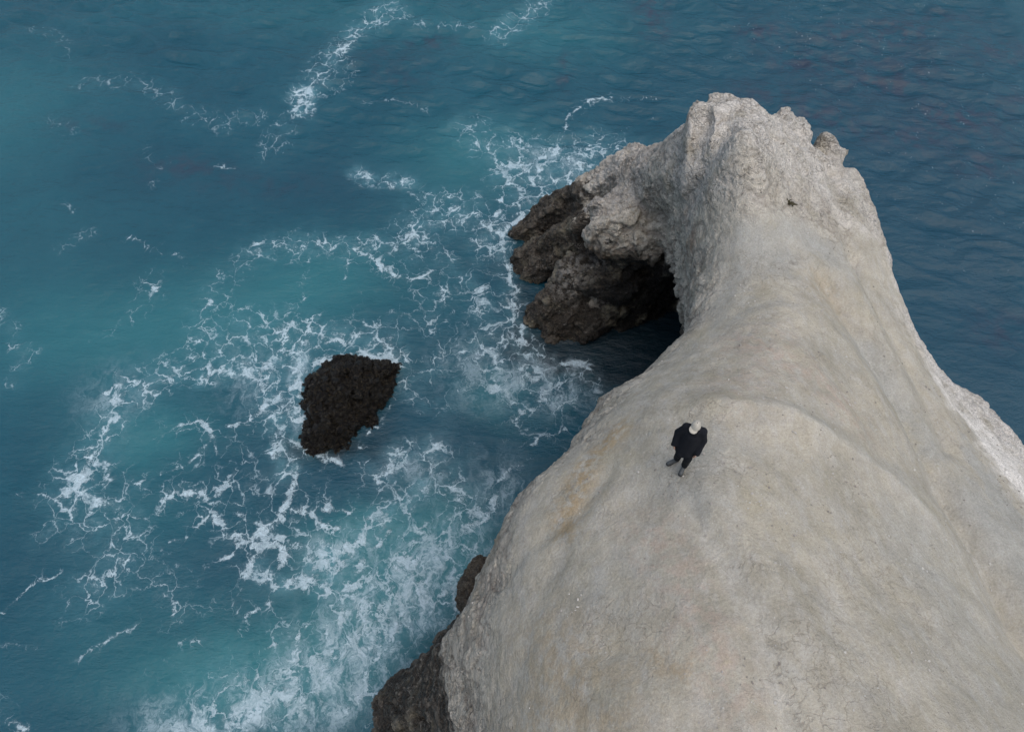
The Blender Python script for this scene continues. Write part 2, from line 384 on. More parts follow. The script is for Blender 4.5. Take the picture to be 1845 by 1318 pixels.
cb = at(1125, 462, 4.1); brown = 1.3 * np.exp(-(((x - cb[0]) / 1.5) ** 2 + ((y - cb[1]) / 1.2) ** 2 + ((z - cb[2]) / .75) ** 2))
cb = at(1240, 440, 9.0); brown = brown + np.exp(-(((x - cb[0]) / .35) ** 2 + ((y - cb[1]) / .3) ** 2 + ((z - cb[2]) / .6) ** 2)) * .9
cb = at(1130, 310, 6); brown = brown + .35 * np.exp(-(((x - cb[0]) / 1.2) ** 2 + ((y - cb[1]) / 1.) ** 2))
cs_ = at(1025, 500, 2.4); cs2 = at(1075, 350, 3.2)
attr(me, 'shelf', np.clip(np.exp(-(((x - cs_[0]) / 1.0) ** 2 + ((y - cs_[1]) / .9) ** 2 + ((z - cs_[2]) / .9) ** 2)) + .6 * np.exp(-(((x - cs2[0]) / .8) ** 2 + ((y - cs2[1]) / .9) ** 2)), 0, 1))
attr(me, 'cave', sstep(2.2, 4.4, x + .9 * nB) * sstep(12.5, 13.5, y) * sstep(19.0, 17.6, y) * sstep(5.6, 3.8, z + 1.0 * nB - .3 * (x - 4)))  # weight for the cave's shade, painted into the rock colour
attr(me, 'brown', np.clip(brown * (1 + nB), 0, 1))
def on_top(pts, z, w): 
    d, _ = seg_dist(x, y, wline(pts, z)); return np.exp(-((d + .15 * nB) / w) ** 2)
grey = np.maximum.reduce([on_top([(1400,470),(1350,430),(1440,400),(1500,440)], 11, .7), on_top([(1580,620),(1650,720),(1690,790)], 11, .5),
                          zone([(1735,785),(1790,860),(1845,960),(1950,1300),(1860,1130),(1800,1000),(1745,885)], 9.8, .15), on_top([(1770,900),(1830,1000),(1900,1100)], 10.8, .8), on_top([(1650,950),(1720,1060),(1760,1200)], 13, 1.0) * .6,
                          on_top([(1250,900),(1230,860),(1270,820)], 14, .5) * .8, on_top([(1350,470),(1300,500),(1270,560)], 11, .5) * .6,
                          on_top([(1120,1020),(1080,1100)], 13.6, .4) * .7])
attr(me, 'grey', np.clip(grey, 0, 1))
ochre = np.maximum.reduce([on_top([(1110,770),(1060,830),(1030,900),(1020,960)], 12.7, .3), on_top([(1000,1180),(1060,1280),(950,1300)], 13.6, .8) * .5,
                           on_top([(1180,1190),(1230,1220)], 14.6, .2) * .6, on_top([(1480,500),(1500,540)], 11, .5) * .4])
attr(me, 'ochre', np.clip(ochre, 0, 1))
pink = np.maximum.reduce([on_top([(1180,940),(1250,1100),(1300,1250)], 14.5, .5) * .7, on_top([(1340,610),(1480,700),(1530,760)], 12.4, .5) * .8,
                          on_top([(1300,760),(1400,600)], 12.4, .6) * .5])
attr(me, 'pink', np.clip(pink, 0, 1))
pale = np.maximum(on_top([(1265,900),(1300,980),(1345,1080),(1385,1200),(1410,1340)], 14.8, .16), on_top([(1270,750),(1400,775),(1520,812),(1620,848),(1710,905),(1760,990),(1800,1060)], 12.8, .12) * .8)
attr(me, 'pale', np.clip(pale, 0, 1))

m = NT('headland_rock')
n1 = m.noise(.9, 6, .6); n2 = m.noise(4.5, 6, .65); n3 = m.noise(22, 5, .7); n4 = m.noise(70, 3, .6)
str_v = m.map((0, 0, .75), (2.6, 1.3, 2)); ns = m.noise(1.6, 6, .65, str_v)
bedv = m.map((.9, .5, .6), (.5, 2.2, 2.2)); nbed = m.noise(2.2, 8, .7, bedv)
wildA, wet, wh, br = m.attr('wild'), m.attr('wet'), m.attr('white'), m.attr('brown')
c = m.mix(m.step(n1, .35, .65), (.325, .297, .235), (.395, .358, .285))
c = m.mix(m.step(ns, .38, .68, 0., .6), c, (.395, .375, .335))
c = m.mix(m.m2('MULTIPLY', m.attr('grey'), .65), c, (.315, .315, .29))
c = m.mix(m.m2('MULTIPLY', m.m2('MULTIPLY', m.attr('pink'), .75), m.step(n2, .42, .62)), c, (.40, .31, .25))
c = m.mix(m.m2('MULTIPLY', m.attr('ochre'), m.step(n2, .38, .6)), c, (.33, .25, .15))
c = m.mix(m.m2('MULTIPLY', m.attr('pale'), m.step(n2, .35, .65, .15, .6)), c, (.44, .42, .37))
c = m.mix(m.step(n2, .6, .78, 0., .5), c, (.30, .27, .17))
# raw faces
cw = m.mix(m.step(n2, .35, .62), (.52, .47, .385), (.66, .60, .50))
cw = m.mix(m.m2('MULTIPLY', m.step(nbed, .56, .66), .55), cw, (.13, .115, .10))
cw = m.mix(m.m2('MULTIPLY', m.step(m.attr('blk'), .5, .15), .35), cw, (.25, .195, .165))
cw = m.mix(m.m2('MULTIPLY', m.step(m.attr('crk'), .6, .1), .4), cw, (.12, .10, .085))
fleck = m.noise(6.5, 5, .6, m.map((0, 0, .9), (2.6, .9, 1.4)))
cw = m.mix(m.m2('MULTIPLY', m.step(fleck, .60, .70), .65), cw, (.14, .115, .095))
c = m.mix(wildA, c, cw)
wh2 = m.m2('MULTIPLY', wh, m.step(n2, .3, .55, .35, 1.))
c = m.mix(wh2, c, m.mix(m.step(n3, .4, .6), (.56, .525, .475), (.74, .70, .64)))
c = m.mix(m.m2('MULTIPLY', br, .85), c, m.mix(n2, (.10, .06, .035), (.22, .14, .085)))
cwet = m.mix(m.step(n3, .42, .66), (.028, .023, .018), (.10, .083, .064))
cwet = m.mix(m.m2('MULTIPLY', m.step(nbed, .55, .62), m.step(n3, .45, .6, 0., .9)), cwet, (.27, .245, .21))
cwet = m.mix(m.m2('MULTIPLY', m.step(m.attr('blk'), .55, .85), .6), cwet, (.17, .145, .115))
wetf = m.step(m.m2('ADD', wet, m.m2('MULTIPLY', m.m2('SUBTRACT', n2, .5), .9)), .3, .6)
cwet = m.mix(m.m2('MULTIPLY', m.attr('shelf'), m.step(m.noise(4.2, 5, .65), .44, .56)), cwet, (.30, .275, .24))
cwet = m.mix(m.m2('MULTIPLY', m.attr('cave'), .88), cwet, (.006, .0055, .005))  # near-black cave shade painted over the wet rock
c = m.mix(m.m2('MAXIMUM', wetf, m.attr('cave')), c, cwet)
mot = m.noise(2.4, 8, .75, m.map((0, 0, .6), (1.25, .9, 1)))
c = m.mix(1., c, m.mix(m.step(mot, .34, .66), (.91, .905, .89), (1.08, 1.08, 1.08)), 'MULTIPLY')
ylw = m.noise(.8, 5, .65); c = m.mix(m.m2('MULTIPLY', m.step(ylw, .52, .70), .5), c, (.34, .30, .21))
# grain and small pale stones
c = m.mix(1., c, m.mix(n3, (.58, .58, .58), (1.42, 1.42, 1.42)), 'MULTIPLY')
c = m.mix(1., c, m.mix(n4, (.68, .68, .68), (1.32, 1.32, 1.32)), 'MULTIPLY')
vs = m.vor(9, 'F1'); spk = m.m2('MULTIPLY', m.step(vs, .10, .05), m.step(m.noise(2, 2), .5, .6))
c = m.mix(m.m2('MULTIPLY', spk, .6), c, (.62, .60, .56))
hgt = m.m2('ADD', m.m2('MULTIPLY', n3, .5), m.m2('ADD', m.m2('MULTIPLY', nbed, m.m2('MULTIPLY', wildA, 2.2)), m.m2('MULTIPLY', n4, .25)))
vch = m.vor(5.5, 'DISTANCE_TO_EDGE', m.vm('ADD', m.co, m.vm('SCALE', m.noise(3, 3, .5, None, 0, True), .35)))
hgt = m.m2('ADD', hgt, m.m2('MULTIPLY', m.step(vch, 0., .12), m.m2('MULTIPLY', m.m2('MULTIPLY', wildA, m.step(n1, .42, .62)), .8)))
hgt = m.m2('ADD', hgt, m.m2('MULTIPLY_ADD', mot, 1.2, m.m2('MULTIPLY', n2, 1.0)))
cv = m.vor(3.2, 'DISTANCE_TO_EDGE', m.vm('ADD', m.co, m.vm('SCALE', m.noise(2.5, 5, .6, None, 0, True), .6)))
crm = m.m2('MULTIPLY', m.step(cv, .035, .0), m.step(m.noise(.55, 3, .5), .52, .62))
c = m.mix(m.m2('MULTIPLY', crm, .30), c, (.18, .14, .10))
m.t.links.new(c, m.b.inputs['Base Color'])
hgt = m.m2('SUBTRACT', hgt, m.m2('MULTIPLY', crm, .5))
m.bump(hgt, .12, m.m2('MULTIPLY_ADD', wildA, .4, .55))
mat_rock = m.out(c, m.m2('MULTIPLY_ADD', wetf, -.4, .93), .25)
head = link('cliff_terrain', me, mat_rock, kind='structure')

# ------------------------------------------------------------------ the sea
def axis(a, b, st, far):
    c = list(np.arange(a, b, st)); s = st; lo = a; hi = c[-1]; L, R = [], []
    while hi < far: s *= 1.25; hi += s; lo -= s; R.append(hi); L.append(lo)
    return np.array(L[::-1] + c + R)
ax_, ay_ = axis(-31, 25, .05, 4000), axis(1.0, 43, .05, 4000)
SX, SY = np.meshgrid(ax_, ay_, indexing='ij'); sh = SX.shape; SX = SX.ravel().astype(np.float32); SY = SY.ravel().astype(np.float32)
core = (SX > -32) & (SX < 26) & (SY > 0) & (SY < 44)
XY0 = np.stack([SX, SY, SX * 0], -1)
h = np.zeros_like(SX); cc = XY0[core]
def rot(P, a, sx, sy): 
    q = P.copy(); q[:, 0] = (P[:, 0] * math.cos(a) + P[:, 1] * math.sin(a)) * sx; q[:, 1] = (-P[:, 0] * math.sin(a) + P[:, 1] * math.cos(a)) * sy; return q
open_ = sstep(20, 30, cc[:, 1] + .35 * cc[:, 0]) * .7 + .3
hc = pn(rot(cc, -.25, .09, .22), 1) * .2
hc = hc + 1.9 * open_ * (-np.abs(pn(rot(cc, -.3, .33, .8), 2)) * .13 - np.abs(pn(rot(cc, -.15, .75, 1.8), 12)) * .055 + .07 + pn(rot(cc, .5, .5, 1.1), 4) * .06)
hc = hc + fbm(rot(cc, -.2, 1.3, 2.4), 2, 6) * .022 * (.5 + open_)
h[core] = hc
# foam laid along the lines it follows in the water: (points, width px, density)
FOAM = [
 ([(975,5),(930,40),(895,62)],14,.62),([(700,20),(760,48),(850,48)],10,.42),([(700,22),(650,50),(610,90),(580,130),(553,168)],17,.62),([(553,168),(547,195)],13,1.0),
 ([(547,195),(510,222),(480,268)],15,.42),([(620,100),(640,140),(600,170)],12,.35),
 ([(150,152),(260,148),(300,178),(345,212),(400,222),(460,210)],14,.40),([(60,50),(120,80),(110,110)],14,.26),([(100,220),(130,235)],15,.3),([(255,265),(290,290),(270,330)],12,.28),
 ([(380,298),(420,298)],7,.4),([(235,430),(290,460),(340,470)],9,.38),([(110,450),(160,420)],12,.35),([(110,360),(130,380)],8,.35),
 ([(640,312),(670,325),(700,328),(735,330)],11,.78),([(660,186),(760,192),(780,215)],8,.36),([(470,265),(530,255)],9,.3),
 ([(1100,178),(1060,190),(1020,215),(1012,250),(995,285)],4,.85),([(1100,180),(1200,180)],8,.28),
 ([(850,235),(870,262),(920,290),(960,300)],22,.55),([(940,270),(1000,285),(1060,275),(1110,270)],26,.62),([(930,310),(990,330),(1040,320)],26,.66),([(925,350),(960,370),(985,370)],20,.6),
 ([(955,385),(900,400),(885,410)],5,.6),([(905,360),(890,395)],4,.6),
 ([(740,435),(765,395),(840,385),(880,425)],26,.60),([(770,350),(800,360),(800,390)],16,.5),([(880,425),(915,470),(925,530)],14,.55),([(920,520),(935,590),(950,640),(975,690)],15,.62),
 ([(770,430),(800,480),(850,520),(880,570),(905,650)],16,.52),([(680,480),(740,500),(780,490)],6,.6),([(780,600),(770,540),(830,510)],10,.4),
 ([(470,450),(560,438),(650,450),(715,432)],18,.56),([(650,455),(690,480),(735,500)],6,.75),([(560,455),(545,535)],6,.45),([(625,462),(622,500)],4,.45),
 ([(470,450),(405,500),(362,555),(350,610)],17,.45),([(360,640),(400,600),(450,588),(500,600),(560,605)],26,.58),([(520,560),(540,580),(560,600)],12,.45),([(400,540),(470,560)],16,.35),
 ([(480,660),(540,630),(600,612),(690,618),(722,645)],20,.66),([(600,600),(680,590),(760,580)],12,.42),([(655,642),(690,650),(705,640)],9,1.15),([(545,660),(535,720),(548,770),(552,800)],14,.78),
 ([(370,670),(440,650),(480,690),(488,740),(500,790),(515,840)],15,.80),([(500,640),(520,690),(520,750)],22,.55),
 ([(400,768),(440,758),(478,735)],6,1.0),([(330,765),(362,762),(380,790)],5,.9),([(385,790),(395,820)],5,.6),
 ([(300,668),(240,700),(200,740),(160,810),(130,890)],26,.62),([(300,690),(260,730),(200,770)],16,.55),([(120,838),(150,830),(160,815)],6,1.0),([(128,892),(150,865)],5,1.0),([(190,700),(215,690)],8,.6),
 ([(150,860),(230,850),(240,870)],14,.45),([(245,868),(310,845),(340,830),(390,790)],5,.65),
 ([(120,935),(200,960),(215,1010),(165,1060)],32,.52),([(150,900),(230,930)],20,.45),([(230,1000),(300,1060),(330,1080)],22,.40),
 ([(295,908),(310,890),(335,885),(368,897),(390,890),(415,862)],6,1.05),([(368,897),(395,935),(408,955),(440,972),(465,985)],8,1.1),([(465,985),(515,990),(505,1010)],9,1.2),([(450,985),(450,1015),(435,1035)],9,1.05),
 ([(440,965),(420,990),(385,1010)],6,.85),([(370,930),(350,960),(310,975)],5,.6),([(430,930),(470,950),(500,940)],9,.55),
 ([(530,843),(530,870),(522,895),(510,915)],6,1.0),([(510,915),(490,945),(470,960)],9,.95),([(485,955),(530,985),(585,1008)],8,.95),([(545,912),(600,915),(640,930),(655,950)],5,.7),([(555,920),(580,945),(610,955)],6,1.0),
 ([(520,920),(550,918)],8,.8),([(590,1010),(640,980),(690,935),(752,890)],12,.85),([(752,895),(760,880)],10,.9),([(700,960),(650,1010),(640,1030)],6,.7),
 ([(690,862),(730,830),(775,815),(800,850),(810,890),(850,930)],20,.66),([(700,850),(770,850)],16,.5),([(660,840),(690,870)],9,.5),
 ([(590,1000),(605,1020),(590,1030)],12,1.15),([(590,1020),(550,1045),(500,1050),(465,1035)],12,.9),([(620,1060),(560,1050)],14,.6),([(630,1060),(680,1035)],7,.8),
 ([(850,930),(800,970),(760,1000),(720,1040)],30,.60),([(760,970),(780,1000),(830,990)],26,.62),([(720,1040),(700,1090),(640,1080)],32,.60),([(690,1100),(640,1160),(580,1200),(520,1250)],36,.66),
 ([(800,1060),(750,1110),(700,1160)],20,.62),([(520,1250),(450,1290),(350,1320)],30,.66),([(700,1150),(660,1210),(640,1260)],16,.58),([(540,1180),(500,1210),(470,1250)],22,.5),([(380,1250),(430,1240),(500,1270)],26,.55),
 ([(600,1290),(640,1250),(700,1250)],8,.7),([(680,1318),(700,1290),(712,1270)],9,.7),([(300,1290),(260,1318)],10,.55),([(460,1170),(540,1140),(560,1120)],5,.7),
 ([(880,680),(900,700),(945,748),(930,755)],6,.9),([(890,685),(950,700),(1000,680),(1060,700)],24,.52),([(960,690),(1010,715),(960,740)],16,.6),([(965,640),(1020,650),(1060,650)],8,.3),([(930,760),(975,745),(990,740)],14,.45),
 ([(955,800),(1000,785),(1020,775)],9,.66),([(930,840),(900,870),(890,900)],7,.6),([(900,905),(870,930),(860,960)],14,.6),([(945,600),(935,640),(955,670)],10,.6),
 ([(720,690),(760,690),(800,650),(850,620)],11,.5),([(705,700),(740,720),(790,740),(830,700)],12,.5),([(800,640),(790,600),(810,560)],8,.4),([(860,570),(880,620),(900,680)],8,.4),
 ([(570,815),(620,840),(680,830)],8,.42),([(0,570),(30,600),(50,640)],11,.42),([(30,625),(60,630),(20,690)],11,.42),([(180,600),(240,570),(280,520)],13,.33),([(265,510),(280,520)],8,.7),
 ([(0,1110),(50,1060),(110,1030)],5,.6),([(20,895),(90,890)],4,.45),([(290,1060),(320,1085),(310,1110)],7,.5),([(250,1115),(200,1150),(140,1190)],5,.45),([(0,1160),(90,1170)],6,.25),([(0,1265),(20,1300),(45,1318)],9,.55),
 ([(300,1160),(370,1150)],5,.4),([(420,1080),(440,1110),(430,1160)],6,.4),([(450,1100),(500,1080)],5,.55),([(1180,210),(1100,240)],6,.15),
 ([(690,1322),(712,1285),(735,1238)],6,.75),([(790,1152),(815,1125)],5,.5),([(935,605),(960,638),(1015,652),(1060,660)],6,.6),([(914,392),(904,420),(912,472),(918,505),(938,528),(926,565),(930,600)],6,.75),
 ([(543,690),(548,740),(550,800),(585,830)],7,.85),([(572,656),(610,640),(650,640),(700,648),(722,660)],7,.95),([(722,690),(695,752),(650,806)],5,.5),([(1030,330),(1000,355),(955,392),(925,402)],7,.75),([(820,1040),(815,1080),(828,1108)],6,.7)]
ctr = np.array([at(p[0], p[1], 0)[:2] for p in [(0, 0)]])
wa = cc.copy(); wa[:, 0] += fbm(cc * .9, 3, 80) * .32 + pn(cc * 3.1, 84) * .10; wa[:, 1] += fbm(cc * .9, 3, 90) * .32 + pn(cc * 3.1, 94) * .10
fo = np.zeros(len(cc), np.float32); milk = np.zeros(len(cc), np.float32)
for pts, wpx, dn in FOAM:
    wp = [at(p[0], p[1], 0) for p in pts]
    pm = pts[len(pts) // 2]; k = 1.0 / 47.; v_ = (659 - pm[1]) / F_PX; k = (HC / (sD - cD * v_)) / F_PX
    wd = wpx * k; pad = wd * 8 + .8
    bx0, bx1 = min(p[0] for p in wp) - pad, max(p[0] for p in wp) + pad; by0, by1 = min(p[1] for p in wp) - pad, max(p[1] for p in wp) + pad
    mk = np.where((wa[:, 0] > bx0) & (wa[:, 0] < bx1) & (wa[:, 1] > by0) & (wa[:, 1] < by1))[0]
    amp = 1.0 if wpx > 12 else .6                        # fine strands keep close to their line
    qx = cc[mk, 0] + (wa[mk, 0] - cc[mk, 0]) * amp; qy = cc[mk, 1] + (wa[mk, 1] - cc[mk, 1]) * amp
    d, _ = seg_dist(qx, qy, wp)
    g = dn * (.86 * np.exp(-(d / (wd * 1.75)) ** 2) if wpx > 9 else np.exp(-(d / (wd * .62)) ** 2) * .92 + .38 * np.exp(-(d / (wd * 4)) ** 2))
    fo[mk] = np.maximum(fo[mk], g) + .25 * np.minimum(fo[mk], g)
    if wpx > 9: milk[mk] = np.maximum(milk[mk], (dn - .3) * np.exp(-(d / (wd * 1.9)) ** 2))
FB = [(300,850,200,170,.26),(560,960,300,170,.30),(640,560,260,120,.26),(850,700,130,200,.24),(700,1130,170,120,.30),(480,1180,260,120,.24),(850,470,100,120,.22),(980,320,110,60,.25)]
def blob(lst, base=0.):
    r = np.zeros(len(cc), np.float32)
    for px, py, rx, ry, s in lst:
        c0 = at(px, py, 0); c1 = at(px + rx, py, 0); c2 = at(px, py - ry, 0)
        r += s * np.exp(-((wa[:, 0] - c0[0]) / (c1[0] - c0[0])) ** 2 - ((wa[:, 1] - c0[1]) / (c2[1] - c0[1])) ** 2)
    return np.clip(r, 0, 1)
bgf = blob(FB) * (.6 + .9 * np.clip(fbm(cc * .5, 3, 150), -1, 1)); fo = np.maximum(fo, bgf) + .3 * np.minimum(fo, np.maximum(bgf, 0))
green = blob([(0,190,170,140,.4),(480,560,260,90,.6),(180,620,200,90,.45),(265,790,130,60,.7),(850,270,140,60,.55),(820,340,120,50,.4),(620,980,120,60,.85),(760,930,110,70,.7),(690,1060,140,80,.9),(560,1180,200,100,.75),(430,1240,200,80,.7),
              (590,480,130,60,.4),(240,1150,160,120,.25),(1000,60,200,60,.4),(60,500,180,140,.25),(600,20,300,50,.3),(880,720,60,50,.6),(220,930,150,60,.3),(850,1000,60,80,.6)])
deep = blob([(620,320,170,50,.3),(330,330,190,60,.2),(450,1010,130,70,.6),(640,870,110,50,.75),(700,760,110,60,.65),(430,830,120,50,.35),(700,600,130,50,.5),(850,800,90,80,.55),(930,440,60,60,.4),(120,460,220,60,.25),
             (1750,650,200,260,.9),(1500,150,400,160,.55),(1700,350,300,200,.7),(950,560,60,80,.7),(700,350,200,50,.3),(100,980,120,60,.25),(200,80,300,40,.2)])
wash = 1.0 * blob([(820,990,70,60,.8),(760,1060,90,60,.8),(680,1130,110,70,.85),(600,1210,110,60,.8),(480,1280,150,50,.85),(360,1310,100,40,.7),(960,690,80,35,.7),(1010,720,50,30,.5),(690,648,26,10,1.0),(540,700,16,70,.7),(850,660,60,60,.35),(760,850,60,40,.5),(900,880,40,50,.55),(990,300,70,30,.45),(620,990,60,30,.6),(200,720,60,50,.35),(440,680,50,50,.35),(705,1280,20,30,.8)])
kelp = blob([(1600,110,150,30,.35),(1760,230,120,35,.35),(1420,180,110,25,.3),(775,75,40,12,.7),(1175,20,30,25,.8),(1180,60,30,20,.5),(1015,130,12,35,.6),(1370,60,40,20,.7),(1440,110,60,25,.6),(1500,60,60,20,.5),(1600,150,80,25,.6),(1620,60,70,25,.6),(1480,215,60,25,.6),(1720,210,70,25,.5),(1800,90,60,25,.6),
             (1780,300,70,25,.6),(1650,250,60,20,.5),(1830,180,40,20,.5),(1810,590,60,40,.5),(1560,240,50,15,.4),(330,300,80,22,.5),(480,330,110,22,.3),(720,140,50,20,.35),(700,100,90,20,.25),(170,225,70,14,.35),(1700,30,90,20,.4),(1350,160,60,20,.4)])
rock_shade = blob([(570,805,60,28,.9),(640,800,80,30,.5),(715,660,40,25,.5),(690,720,30,60,.4),(945,470,30,50,.6),(950,560,24,60,.7),(960,620,60,26,.7),(1060,650,90,30,.7),(1130,610,110,60,1.0),(1050,640,110,30,.5),(1120,640,120,50,.9),(1190,600,70,70,1.0),(1130,660,80,50,1.0),(800,1120,45,70,.0)])  # sunken rock; the cove blobs paint the cave's dark reflection into the water colour
fleck = np.clip(blob([(1650,150,300,160,.35),(1450,60,200,60,.4),(1780,380,150,120,.4)]) + sstep(.1, .3, fo) * sstep(17, 22, cc[:, 1]) * .9, 0, 1)
fo = np.where(fo > .8, .8 + (fo - .8) * .35, fo)
A = {k: np.zeros(len(SX), np.float32) for k in ('fleck', 'wash', 'foam', 'milk', 'green', 'deep', 'kelp', 'reef_shade')}
for k, v in (('foam', fo), ('fleck', fleck), ('wash', wash), ('milk', milk), ('green', green), ('deep', deep), ('kelp', kelp), ('reef_shade', rock_shade)): A[k][core] = v
n0, n1_ = sh; ii = np.arange(n0 * n1_).reshape(sh)
SQ = np.stack([ii[:-1, :-1].ravel(), ii[1:, :-1].ravel(), ii[1:, 1:].ravel(), ii[:-1, 1:].ravel()], 1)
h[core] += np.clip(fo, 0, 1.2) * .01
me = mesh_np('sea', np.stack([SX, SY, h], -1), SQ)
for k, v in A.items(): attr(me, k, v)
m = NT('sea_water')
fA, mk_, gr, dpn, kp, reef_sh = [m.attr(k) for k in ('foam', 'milk', 'green', 'deep', 'kelp', 'reef_shade')]
w1 = m.vm('SCALE', m.vm('SUBTRACT', m.noise(1.1, 4, .55, None, 0, True), (.5, .5, .5)), 1.5)
w2 = m.vm('SCALE', m.vm('SUBTRACT', m.noise(5.5, 4, .6, None, 0, True), (.5, .5, .5)), .30)
wv_ = m.vm('ADD', m.vm('ADD', m.co, w1), w2)
wv_ = m.vm('MULTIPLY', wv_, (1, 1, 0))
e1_ = m.vor(1.4, 'DISTANCE_TO_EDGE', wv_); e2_ = m.vor(3.6, 'DISTANCE_TO_EDGE', wv_); e3_ = m.vor(9.5, 'DISTANCE_TO_EDGE', wv_)
rn = m.m2('ABSOLUTE', m.m2('SUBTRACT', m.noise(3.2, 6, .62, wv_), .5))
brk = m.noise(1.9, 5, .6); brk2 = m.noise(6.0, 4, .65)
D = m.m2('MULTIPLY', m.m2('MULTIPLY', fA, .90), m.m2('ADD', m.step(brk, .36, .64, .5, 1.35), m.m2('MULTIPLY_ADD', brk2, 1.0, -.5)))
line = m.m2('MINIMUM', m.m2('MULTIPLY', e1_, 2.6), m.m2('MINIMUM', m.m2('MULTIPLY_ADD', e2_, 2.9, .10), m.m2('MINIMUM', m.m2('MULTIPLY_ADD', e3_, 3.4, .34), m.m2('MULTIPLY_ADD', rn, 5.5, .14))))
thr = m.m2('MULTIPLY', D, m.m2('MULTIPLY_ADD', D, .37, .05))
foam = m.step(m.m2('SUBTRACT', thr, line), -.05, .14)
soft = m.step(m.m2('SUBTRACT', thr, m.m2('MULTIPLY', line, .40)), -.08, .45, 0., .45)
foam = m.m2('MULTIPLY', m.m2('MINIMUM', m.m2('MAXIMUM', foam, soft), .93), m.step(D, .10, .24))
foam = m.m2('MULTIPLY', foam, m.m2('MULTIPLY', m.step(m.noise(14, 4, .65, wv_), .30, .60, .35, 1.), m.step(m.noise(1.7, 4, .6), .3, .6, .68, 1.)))
fv = m.vor(5.5, 'F1', m.vm('MULTIPLY', m.vm('ADD', m.co, w2), (1, 1, 0)))
wsh = m.noise(1.0, 8, .68, m.map((0, 0, .7), (1.5, .7, 1), m.vm('ADD', m.co, m.vm('SCALE', w1, .8))))
wrg = m.step(m.m2('ABSOLUTE', m.m2('SUBTRACT', m.noise(2.4, 7, .65, m.map((0, 0, .7), (1.4, .8, 1), wv_)), .5)), .11, .0, .30, 1.15)
wsf = m.m2('MULTIPLY', m.m2('MULTIPLY', m.m2('MULTIPLY', m.step(wsh, .40, .60), wrg), m.attr('wash')), m.step(m.noise(9, 5, .7, wv_), .25, .6, .45, 1.))
foam = m.m2('MAXIMUM', foam, m.m2('MULTIPLY', wsf, .84))
flk = m.m2('MULTIPLY', m.attr('fleck'), m.m2('MULTIPLY', m.step(fv, .17, .09), m.step(m.noise(1.3, 4, .6), .50, .60)))
foam = m.m2('MAXIMUM', foam, m.m2('MULTIPLY', flk, .55))
wn1 = m.noise(.22, 4, .55)
c = m.mix(m.step(wn1, .3, .72), (.005, .052, .078), (.008, .066, .094))
c = m.mix(gr, c, (.025, .140, .158))
c = m.mix(m.m2('MULTIPLY', dpn, .8), c, (.008, .043, .070))
c = m.mix(m.m2('MULTIPLY', kp, m.step(m.noise(1.6, 5, .6), .38, .62)), c, (.030, .034, .056))
c = m.mix(m.m2('MULTIPLY', reef_sh, .85), c, (.006, .011, .015))  # sunken rock tint, plus the painted dark reflection in the cove
c = m.mix(m.m2('MULTIPLY', mk_, m.step(m.noise(1.5, 5, .6), .35, .7, .2, .95)), c, (.10, .25, .29))
c = m.mix(foam, c, (.50, .61, .66))
rip = m.m2('ADD', m.noise(2.6, 7, .66, m.map((0, 0, .25), (.7, 1.7, 1))), m.m2('ADD', m.m2('MULTIPLY', m.noise(7, 4, .6, m.map((0, 0, -.5), (.8, 1.6, 1))), .35), m.m2('MULTIPLY', m.noise(17, 3, .6), .15)))
m.bump(m.m2('ADD', m.m2('MULTIPLY', rip, .17), m.m2('MULTIPLY', foam, .05)), .6, .75)
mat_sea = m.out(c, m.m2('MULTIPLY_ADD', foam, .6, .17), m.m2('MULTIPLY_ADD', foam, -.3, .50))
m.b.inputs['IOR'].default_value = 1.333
sea = link('sea_water', me, mat_sea, kind='structure')

